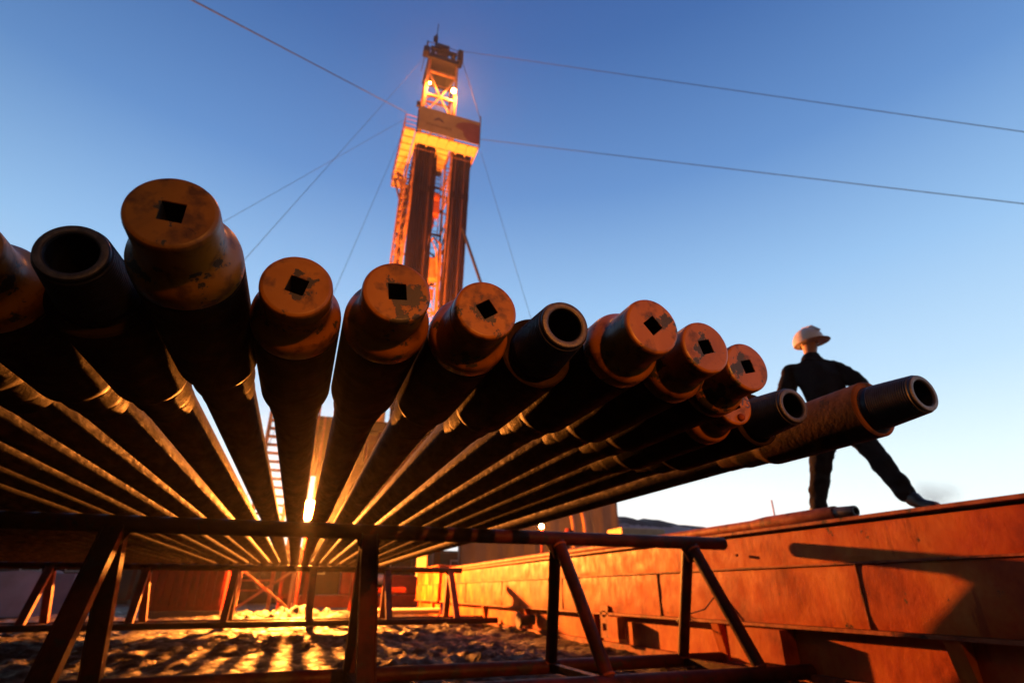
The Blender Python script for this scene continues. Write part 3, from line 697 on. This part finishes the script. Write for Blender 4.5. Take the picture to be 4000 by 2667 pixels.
def stand(x, y, xb, lab, grp):
    t = thing('pipe_stand', lab, 'pipe stand', (xb, y - .2, 6.6), grp)
    MB().tube([(xb, y - .2, 6.6), (x, y, 30.2)], .068, 8).build('pipe_string', M['stand2'] if random.random() < .2 else M['stand'], t)
    for z in (16.0, 25.3):
        f = (z - 6.6) / 23.6; c = Vector((xb, y - .2, 6.6)).lerp(Vector((x, y, 30.2)), f); d = (Vector((x, y, 30.2)) - c).normalized() * .26
        MB().tube([c - d, c + d], .085, 8).build('tool_joint', M['stand'], t)
for j in range(3):
    for i in range(9): stand(3.66 + i * .175, 29.75 + j * .42, 3.72 + i * .168, 'dark drill pipe stand racked upright in the left bundle of the derrick', 'stands racked in the left of the derrick')
for j in range(3):
    for i in range(8): stand(6.35 + i * .175, 29.75 + j * .42, 5.98 + i * .172, 'dark drill pipe stand racked upright in the right bundle of the derrick', 'stands racked in the right of the derrick')

# guy wires
def wire(label, p0, p1, r=.014):
    p0 = Vector(p0); p1 = Vector(p1); d = p1 - p0
    k = (p0.z + .6) / (p0.z - p1.z) if p0.z > p1.z else 1
    e = p0 + d * k
    n = 24; pts = []
    L_ = d.length * k
    for i in range(n + 1):
        f = i / n; q = p0.lerp(e, f); q.z -= 4 * .006 * L_ * f * (1 - f) * 0; pts.append(q)
    o = MB().tube(pts, r, 6).build('guy_wire', M['wire'], loc=tuple(p0)); setp(o, label, 'guy wire', 'guy wires staying the derrick')
wire('guy wire running from the crown of the derrick to the upper right', (6.4, 29.5, 39.9), (3.089 * 9, 9, 2.079 * 9), .019)
wire('lower of the two long guy wires running right, from the banner', (7.8, 28.0, 29.4), (2.751 * 9, 9, 1.536 * 9), .019)
wire('thickest guy wire, climbing from the derrick board to the top left of the sky', (2.5, 28, 30.0), (-.4196 * 11, 11, 1.2343 * 11), .022)
wire('guy wire slanting down left from the board, upper one of the crossing pair', (2.45, 28.2, 29.6), (-.225 * 22, 22, .668 * 22), .010)
wire('guy wire slanting down left from the crown, crossing another one', (3.7, 29.6, 38.4), (-.173 * 20, 20, .603 * 20), .010)
wire('steep guy wire from the left of the board down to the pipe row', (2.45, 28.4, 28.7), (-.003 * 23, 23, .585 * 23), .010)
wire('faint steep guy wire dropping from under the banner on the right', (7.9, 28.0, 28.2), (.402 * 23, 23, .591 * 23), .010)
o = MB().tube([(6.3, 29.6, 39.8), (7.75, 27.95, 31.3)], .026, 6).build('tie_wire', M['wire'], loc=(6.3, 29.6, 39.8)); setp(o, 'short wire from the crown down to the corner of the banner', 'wire')

# ------------------------------------------------------------------ lamps
def floodlight(label, pos, aim, r, power, post=None, lens='lens', group=None, spot=None, rad=.1, ahead=.12):
    p = Vector(pos); d = (Vector(aim) - p).normalized()
    t = thing('floodlight', label, 'lamp', pos, group)
    rot = d.to_track_quat('Y', 'Z').to_matrix()
    def tr(mb):
        mb.v = [p + rot @ (v - p) for v in mb.v]; return mb
    tr(MB().lathe(p, [(0, r), (-.02, r * 1.08), (-r * .7, r * .7), (-r * 1.1, r * .35), (-r * 1.5, r * .3)], 28, cap1=True)).build('housing', M['dark'], t)
    tr(MB().lathe(p, [(.004, r * .97), (.018, r * .7), (.026, r * .3), (.028, .001)], 28)).build('lens', M[lens], t)
    tr(MB().tube([p + Vector((-r * 1.2, -r * .4, 0)), p + Vector((-r * 1.2, -r * .4, -r * 1.3)), p + Vector((r * 1.2, -r * .4, -r * 1.3)), p + Vector((r * 1.2, -r * .4, 0))], r * .08 + .006, 6)).build('bracket', M['dark'], t)
    if post: MB().tube([post, p + Vector((0, 0, -r * 1.3)) - d * r * .4], .05, 10).build('post', M['red'], t)
    ld = bpy.data.lights.new('lamp', 'SPOT' if spot else 'POINT'); ld.energy = power; ld.color = LAMP; ld.shadow_soft_size = rad
    if spot: ld.spot_size = R(spot); ld.spot_blend = .35 if spot > 30 else .9
    lo = bpy.data.objects.new('lamp_light', ld); C.objects.link(lo); lo.parent = t
    lo.location = d * ahead; lo.rotation_euler = d.to_track_quat('-Z', 'Y').to_euler()
    return t
floodlight('blazing orange floodlight low in the middle, shining between the pipes', (.06, 17.2, 2.13), (.3, 4, .2), .27, 36000, post=(.06, 17.45, -.6), rad=.10)
floodlight('left lamp on the upper derrick mast', (4.12, 29.6, 35.4), (4.0, 27, 28), .07, 1100, group='lamps on the upper mast', rad=.1)
floodlight('brighter right lamp on the upper derrick mast', (5.98, 29.5, 35.2), (4.5, 22, 18), .17, 2300, group='lamps on the upper mast', rad=.1)
floodlight('rig floor floodlight pointing up the derrick, hidden behind the pipe row', (4.2, 24.0, 7.4), (4.6, 30.3, 28), .3, 66000, spot=75, rad=.15)
floodlight('rig floor floodlight at the left, pointing up under the derrick board', (1.6, 27.0, 7.4), (3.0, 30.6, 28), .3, 60000, spot=60, rad=.15)
floodlight('small round lamp shining under the right end of the pipe row', (8.1, 19.0, 2.14), (3, 5, 0), .085, 260, lens='lens2', post=(8.1, 19.1, -.6), rad=.05)
floodlight('work floodlight behind the viewer lighting the yellow caps', (1.5, -9.0, 1.95), (1.25, .9, .52), .2, 4000, spot=19, post=(1.5, -9.1, -.6), rad=.06)

# ------------------------------------------------------------------ things in the background
# tarpaulin shelter at right
sh = thing('tarpaulin_shelter', 'grey tarpaulin sided shelter behind the tank, under the right end of the pipes', 'shelter', (9, 23, -.6))
mb = MB()
nxs = 60
vsx = []; 
for k in range(nxs + 1):
    xx = 6.2 + (13.6 - 6.2) * k / nxs
    yy = 23.0 + .03 * math.sin(k * .9) + .015 * math.sin(k * 2.3)
    vsx += [(xx, yy, -.6), (xx, yy, 6.0), (xx, yy + .05, 6.0), (xx, yy + .05, -.6)]
fsx = [(4 * k + a, 4 * k + (a + 1) % 4, 4 * k + 4 + (a + 1) % 4, 4 * k + 4 + a) for k in range(nxs) for a in range(4)]
mb.add(vsx, fsx).build('side_curtain', M['tent'], sh)
MB().box((13.62, 23.0, -.6), (13.7, 29, 6.0)).build('end_wall', M['tent'], sh, 0)
MB().box((6.1, 22.9, 6.02), (13.8, 29.1, 6.15)).build('roof', M['tent'], sh, 0)
dk = thing('air_duct', 'pair of bent orange lit ducts standing against the grey shelter', 'duct', (10.6, 21.5, -.6))
for dx in (0, .55): MB().tube([(10.6 + dx, 21.5, -.6), (10.6 + dx, 21.5, 2.5), (10.5 + dx, 21.5, 3.2), (10.2 + dx, 21.5, 3.7)], .09, 12).build('duct_pipe', M['mast'], dk)
o = MB().box((10.2, 17.0, -.5), (12.0, 18.0, 2.0)).build('equipment_cabinet', M['deck'], loc=(11, 17, -.6), smooth=0, bevel=.05); setp(o, 'brightly lit cabinet with a sloping top between the shelter and the tank', 'cabinet')
o = MB().box((6.6, 14.2, -.6), (7.6, 15.2, 1.0)).build('pump_unit', M['dark'], loc=(7, 14.6, -.6), smooth=0, bevel=.05); setp(o, 'dark pump unit behind the lit tank edge', 'pump')
o = MB().tube([(6.55, 13.9, .2), (6.6, 13.9, 1.15), (6.75, 13.9, 1.5)], .12, 12).build('red_hose', M['red'], loc=(6.6, 13.9, -.6)); setp(o, 'short bright red hose end over the tank edge', 'hose')
# embankment
ev = []; nx_, ny_ = 90, 14
for j in range(ny_ + 1):
    for i in range(nx_ + 1):
        x_ = 16 + 46 * i / nx_; y_ = 26 + 14 * j / ny_
        w_ = math.sin(PI * min(1, j / ny_ * 1.0)) ** .8
        h_ = (5.45 - .62 * sst(21, 28, x_) + .35 * noise.noise(Vector((x_ * .7, y_ * .4, 2))) + .15 * noise.noise(Vector((x_ * 2.7, y_, 5)))) * w_ * sst(16, 18, x_)
        ev.append((x_, y_, -.75 + h_ * .95))
ef = [(j * (nx_ + 1) + i, j * (nx_ + 1) + i + 1, (j + 1) * (nx_ + 1) + i + 1, (j + 1) * (nx_ + 1) + i) for j in range(ny_) for i in range(nx_)]
em, nt, b = new_mat('earth_bank_with_snow'); L = nt.links
tc = N(nt, 'ShaderNodeTexCoord'); sp = N(nt, 'ShaderNodeSeparateXYZ'); L.new(tc.outputs['Object'], sp.inputs[0])
nz_ = N(nt, 'ShaderNodeTexNoise', Scale=1.2, Detail=6.0); L.new(tc.outputs['Object'], nz_.inputs['Vector'])
m1 = N(nt, 'ShaderNodeMath', operation='MULTIPLY_ADD'); m1.inputs[1].default_value = 1.0; L.new(nz_.outputs['Fac'], m1.inputs[0]); L.new(sp.outputs['Z'], m1.inputs[2])
cr = ramp(nt, [(.0, (.34, .26, .26)), (.5, (.34, .26, .26)), (.53, (.035, .022, .02)), (1, (.05, .03, .025))])
m2 = N(nt, 'ShaderNodeMapRange'); m2.inputs['From Min'].default_value = 2.2; m2.inputs['From Max'].default_value = 6.2
L.new(m1.outputs[0], m2.inputs[0]); L.new(m2.outputs[0], cr.inputs[0]); L.new(cr.outputs[0], b.inputs['Base Color']); b.inputs['Roughness'].default_value = .9
o = MB().add(ev, ef).build('embankment', em, smooth=0); o.data.shade_smooth(); setp(o, kind='structure')
# red container and machinery under the pipes
ct = thing('red_container', 'dark red steel container standing beyond the far trestle on the left', 'container', (-2.6, 18, -.6))
MB().box((-3.45, 17, -.45), (-1.72, 19.6, 1.9)).build('container_box', M['red'], ct, 0)
mb = MB()
for i in range(9): mb.box((-3.38 + i * .19, 16.96, -.35), (-3.29 + i * .19, 16.998, 1.8))
mb.build('corrugation', M['red'], ct, 0)
MB().box((-3.5, 16.9, -.62), (-1.7, 19.7, -.452)).build('skid', M['dark'], ct, 0)
mc = thing('red_skid_unit', 'bright red machinery skid beyond the far trestle, under the lamp', 'machine', (2.3, 22, -.6))
MB().box((.1, 21.6, -.52), (5.1, 23, -.12)).build('skid_base', M['machine'], mc, 0, bevel=.03)
MB().box((1.5, 22, -.115), (2.5, 22.8, .9)).build('engine_housing', M['machine'], mc, 0, bevel=.05)
MB().box((3.3, 22, -.115), (4.6, 22.8, .55)).build('pump_body', M['machine'], mc, 0, bevel=.05)
MB().box((1.95, 21.95, .0), (2.15, 21.995, 1.0)).build('white_plate', M['white'], mc, 0)
MB().tube([(2.6, 22.4, .4), (3.2, 22.4, .4)], .16, 14).build('drive_shaft', M['white'], mc)
xf = thing('braced_frame', 'thin steel frame with crossed braces beyond the far trestle', 'frame', (-.75, 16.4, -.6))
mb = MB(); 
for xx in (-1.35, -.1): mb.bar((xx, 16.4, -.6), (xx, 16.4, .9), .07, .07)
mb.build('upright', M['mast'], xf, 0)
MB().bar((-1.35, 16.36, -.4), (-.1, 16.36, .5), .06, .06).build('cross_brace', M['mast'], xf, 0)
MB().bar((-1.35, 16.46, .5), (-.1, 16.46, -.4), .06, .06).build('cross_brace', M['mast'], xf, 0)
MB().bar((-1.5, 16.4, .95), (.1, 16.4, .95), .08, .08).build('top_rail', M['mast'], xf, 0)
o = MB().tube([(1.9, 15.4, -.46), (3.45, 14.6, -.44)], .07, 14).build('steel_beam', M['deck'], loc=(2.6, 15, -.5)); setp(o, 'brightly lit length of pipe lying on the ground before the far tank', 'pipe')
o = MB().box((1.9, 19.2, -.05), (3.4, 19.5, .12)).build('red_pipeline', M['red'], loc=(2.6, 19, -.6), smooth=0, bevel=.05); setp(o, 'short red pipeline running into the lit tank end', 'pipeline')
# pale vehicle-sized covered heap with tape at far left
cv = MB()
for j in range(9):
    pass
cvr = thing('covered_load', 'pale lilac tarpaulin covered load at the far left, under the pipes', 'tarpaulin', (-6.4, 18, -.6))
pts = []; 
mb = MB(); vs_ = []; fs_ = []
for j in range(13):
    for i in range(25):
        u = i / 24; v = j / 12
        x_ = -7.3 + 1.75 * u; y_ = 17.2 + 1.8 * v
        z_ = -.55 + 1.05 * min(1, 6 * v, 6 * (1 - v), 9 * (1 - u)) * (.92 + .12 * noise.noise(Vector((x_ * 1.4, y_ * 1.4, 0))))
        vs_.append((x_, y_, z_))
for j in range(12):
    for i in range(24): fs_.append((j * 25 + i, j * 25 + i + 1, (j + 1) * 25 + i + 1, (j + 1) * 25 + i))
mb.add(vs_, fs_).build('cover', M['pale'], cvr)
MB().box((-5.54, 17.3, -.55), (-5.15, 18.9, .4)).build('blue_end_panel', M['blue'], cvr, 0)
tp = thing('barrier_tape', 'red and white striped barrier tape sagging at the far left', 'tape', (-5, 13.2, .7))
for i in range(14):
    xa = -6.5 + i * .22; f = lambda q: .62 + .07 * (q + 6.5) - .05 * math.sin((q + 6.5))
    MB().bar((xa, 13.2, f(xa)), (xa + .22, 13.2, f(xa + .22)), .004, .05).build('stripe', M['tape_r'] if i % 2 else M['white'], tp, 0)
o = MB().tube([(-6.55, 13.2, -.6), (-6.55, 13.2, .8)], .03, 8).build('tape_post', M['dark'], loc=(-6.55, 13.2, -.6)); setp(o, 'dark post holding the barrier tape, at the far left', 'post')
o = MB().tube([(-3.4, 13.2, -.6), (-3.4, 13.2, .95)], .03, 8).build('tape_post', M['dark'], loc=(-3.4, 13.2, -.6)); setp(o, 'dark post at the right end of the barrier tape', 'post')

# row of site cabins across the back of the yard
def cabin(x0, x1, y, zt, lab, m, nw):
    t = thing('site_cabin', lab, 'cabin', ((x0 + x1) / 2, y + 1.4, -.6), 'site cabins across the back of the yard')
    MB().box((x0, y, -.4), (x1, y + 2.8, zt)).build('cabin_box', m, t, 0)
    MB().box((x0 - .1, y - .1, zt + .003), (x1 + .1, y + 2.9, zt + .14)).build('roof', M['dark'], t, 0)
    MB().box((x0 + .1, y + .1, -.62), (x1 - .1, y + 2.7, -.403)).build('skid', M['dark'], t, 0)
    for i in range(nw):
        xx = x0 + 1.0 + i * 1.9; fr = MB().box((xx, y - .04, .9), (xx + .9, y - .002, 1.8)).build('window_frame', M['white'], t, 0)
        MB().box((xx + .07, y - .05, .97), (xx + .83, y - .042, 1.73)).build('pane', M['dark'], fr, 0)
    MB().box((x1 - 1.1, y - .03, -.35), (x1 - .2, y - .002, 1.75)).build('door', M['dark'], t, 0)
M['cab'] = mat('dark_cabin_paint', [(.02, .018, .022), (.04, .03, .035)], 2, (.6, .8), spec=.2)
M['cab2'] = mat('dark_red_cabin_paint', [(.05, .010, .008), (.075, .014, .010)], 2, (.6, .8), spec=.2)
cabin(-34, -25.5, 36, 2.2, 'dark site cabin at the far left edge of the yard', M['cab'], 3)
cabin(-25, -16.5, 36, 2.3, 'dark site cabin beyond the covered load', M['cab'], 3)
cabin(-16, -8, 36, 2.1, 'dark red site cabin behind the left end of the red container', M['cab2'], 3)
cabin(-7.6, -.8, 36, 2.3, 'dark site cabin behind the braced frame', M['cab'], 2)
cabin(-.4, 7.6, 36, 2.2, 'dark red site cabin behind the red machinery skid', M['cab2'], 3)
cabin(8, 15.5, 36, 2.2, 'dark site cabin behind the lit tank end', M['cab'], 3)

# drifting steam above the tank at right
sm = bpy.data.meshes.new('steam_puff'); bm = bmesh.new(); bmesh.ops.create_icosphere(bm, subdivisions=3, radius=1); bm.to_mesh(sm); bm.free()
so = bpy.data.objects.new('steam_puff', sm); C.objects.link(so); so.location = (47.5, 30.5, 7.6); so.scale = (3.2, 2, 1.9); setp(so, 'faint grey puff of steam low in the sky right of the man', 'steam')
mm = bpy.data.materials.new('steam'); mm.use_nodes = True; nt = mm.node_tree; nt.nodes.clear(); L = nt.links
out = N(nt, 'ShaderNodeOutputMaterial'); pv = N(nt, 'ShaderNodeVolumePrincipled'); pv.inputs['Color'].default_value = (.45, .42, .44, 1)
tc = N(nt, 'ShaderNodeTexCoord'); ln = N(nt, 'ShaderNodeVectorMath', operation='LENGTH'); L.new(tc.outputs['Object'], ln.inputs[0])
nn = N(nt, 'ShaderNodeTexNoise', Scale=1.6, Detail=4.0); L.new(tc.outputs['Object'], nn.inputs['Vector'])
m1 = N(nt, 'ShaderNodeMath', operation='SUBTRACT'); L.new(nn.outputs['Fac'], m1.inputs[0])
m0 = N(nt, 'ShaderNodeMath', operation='MULTIPLY'); L.new(ln.outputs['Value'], m0.inputs[0]); m0.inputs[1].default_value = .62; L.new(m0.outputs[0], m1.inputs[1])
m2 = N(nt, 'ShaderNodeMath', operation='MULTIPLY', use_clamp=True); L.new(m1.outputs[0], m2.inputs[0]); m2.inputs[1].default_value = .5
L.new(m2.outputs[0], pv.inputs['Density']); L.new(pv.outputs[0], out.inputs['Volume']); sm.materials.append(mm)

# thin haze volume, added to give the lamps a glow
hz = MB().box((-70, -14, -2), (70, 62, 46)).build('haze', None, smooth=0); hz.data.materials.clear(); setp(hz, kind='stuff')
hm = bpy.data.materials.new('thin_haze'); hm.use_nodes = True; nt = hm.node_tree; nt.nodes.clear()
out = N(nt, 'ShaderNodeOutputMaterial'); pv = N(nt, 'ShaderNodeVolumePrincipled'); pv.inputs['Color'].default_value = (.9, .9, .92, 1); pv.inputs['Density'].default_value = .0008; pv.inputs['Anisotropy'].default_value = .86
nt.links.new(pv.outputs[0], out.inputs['Volume']); hz.data.materials.append(hm)

# ------------------------------------------------------------------ sky, afterglow
w = bpy.data.worlds.new('World'); sc.world = w; w.use_nodes = True; nt = w.node_tree; nt.nodes.clear(); L = nt.links
out = N(nt, 'ShaderNodeOutputWorld'); bg = N(nt, 'ShaderNodeBackground'); L.new(bg.outputs[0], out.inputs[0])
tc = N(nt, 'ShaderNodeTexCoord'); nrm = N(nt, 'ShaderNodeVectorMath', operation='NORMALIZE'); L.new(tc.outputs['Generated'], nrm.inputs[0])
sp = N(nt, 'ShaderNodeSeparateXYZ'); L.new(nrm.outputs[0], sp.inputs[0])
def s2l(c): return tuple(((v / 255) / 12.92 if v / 255 < .04045 else ((v / 255 + .055) / 1.055) ** 2.4) for v in c)
cr = ramp(nt, [(0, (1.0, 1.02, 1.03)), (.07, (.93, 1.0, 1.02)), (.17, s2l((228, 249, 255))), (.30, s2l((188, 222, 249))), (.47, s2l((148, 192, 236))), (.64, s2l((98, 143, 202))), (.80, s2l((64, 105, 168))), (.88, s2l((54, 90, 154))), (1, s2l((26, 46, 100)))])
L.new(sp.outputs['Z'], cr.inputs[0])
dt = N(nt, 'ShaderNodeVectorMath', operation='DOT_PRODUCT'); L.new(nrm.outputs[0], dt.inputs[0])
SUNAZ = Vector((.62, .78, 0)).normalized(); dt.inputs[1].default_value = SUNAZ
mr = N(nt, 'ShaderNodeMapRange'); mr.interpolation_type = 'SMOOTHSTEP'; mr.inputs['From Min'].default_value = -.8; mr.inputs['From Max'].default_value = .5; mr.inputs['To Min'].default_value = .04; mr.inputs['To Max'].default_value = 1.06
L.new(dt.outputs['Value'], mr.inputs[0])
sk = N(nt, 'ShaderNodeTexSky'); sk.sky_type = 'NISHITA'; sk.sun_disc = False; sk.sun_elevation = R(-1.0) if False else R(.5); sk.sun_rotation = math.atan2(SUNAZ.x, SUNAZ.y)
vm = N(nt, 'ShaderNodeVectorMath', operation='SCALE'); L.new(cr.outputs[0], vm.inputs[0]); L.new(mr.outputs[0], vm.inputs['Scale'])
vs2 = N(nt, 'ShaderNodeVectorMath', operation='SCALE'); L.new(sk.outputs[0], vs2.inputs[0]); vs2.inputs['Scale'].default_value = .03
va = N(nt, 'ShaderNodeVectorMath', operation='ADD'); L.new(vm.outputs[0], va.inputs[0]); L.new(vs2.outputs[0], va.inputs[1])
L.new(va.outputs[0], bg.inputs['Color']); bg.inputs['Strength'].default_value = 1.0
sl = bpy.data.lights.new('sun', 'SUN'); sl.energy = .05; sl.angle = R(12); sl.color = (1, .8, .65)
so = bpy.data.objects.new('sun', sl); C.objects.link(so); so.rotation_euler = (-Vector((SUNAZ.x, SUNAZ.y, .05))).to_track_quat('-Z', 'Y').to_euler()

# ------------------------------------------------------------------ camera (looking up 25 degrees, 19 mm)
f = 1237.0
Yc = Vector((-499, -573, f)).normalized(); Xc = Vector((3724.5, -573, f)).normalized(); Zc = Vector((0, .90738, .42031))
right = Vector((Xc.x, Yc.x, Zc.x)); up = Vector((Xc.y, Yc.y, Zc.y)); fw = Vector((Xc.z, Yc.z, Zc.z))
cd = bpy.data.cameras.new('camera'); cam = bpy.data.objects.new('camera', cd); C.objects.link(cam)
m3 = Matrix((right, up, -fw)).transposed()
cam.matrix_world = Matrix.Translation(OFF) @ m3.to_4x4()
cd.sensor_width = 36; cd.lens = 36 * f / 2352; cd.clip_start = .02; cd.clip_end = 3000
cd.dof.use_dof = True; cd.dof.focus_distance = 1.15; cd.dof.aperture_fstop = 3.6
sc.camera = cam
sc.view_settings.view_transform = 'Standard'; sc.view_settings.look = 'None'; sc.view_settings.exposure = 0; sc.view_settings.gamma = 1
sc.render.engine = 'CYCLES'
sc.cycles.use_denoising = True
sc.cycles.max_bounces = 6; sc.cycles.volume_bounces = 0
sc.cycles.sample_clamp_indirect = 6
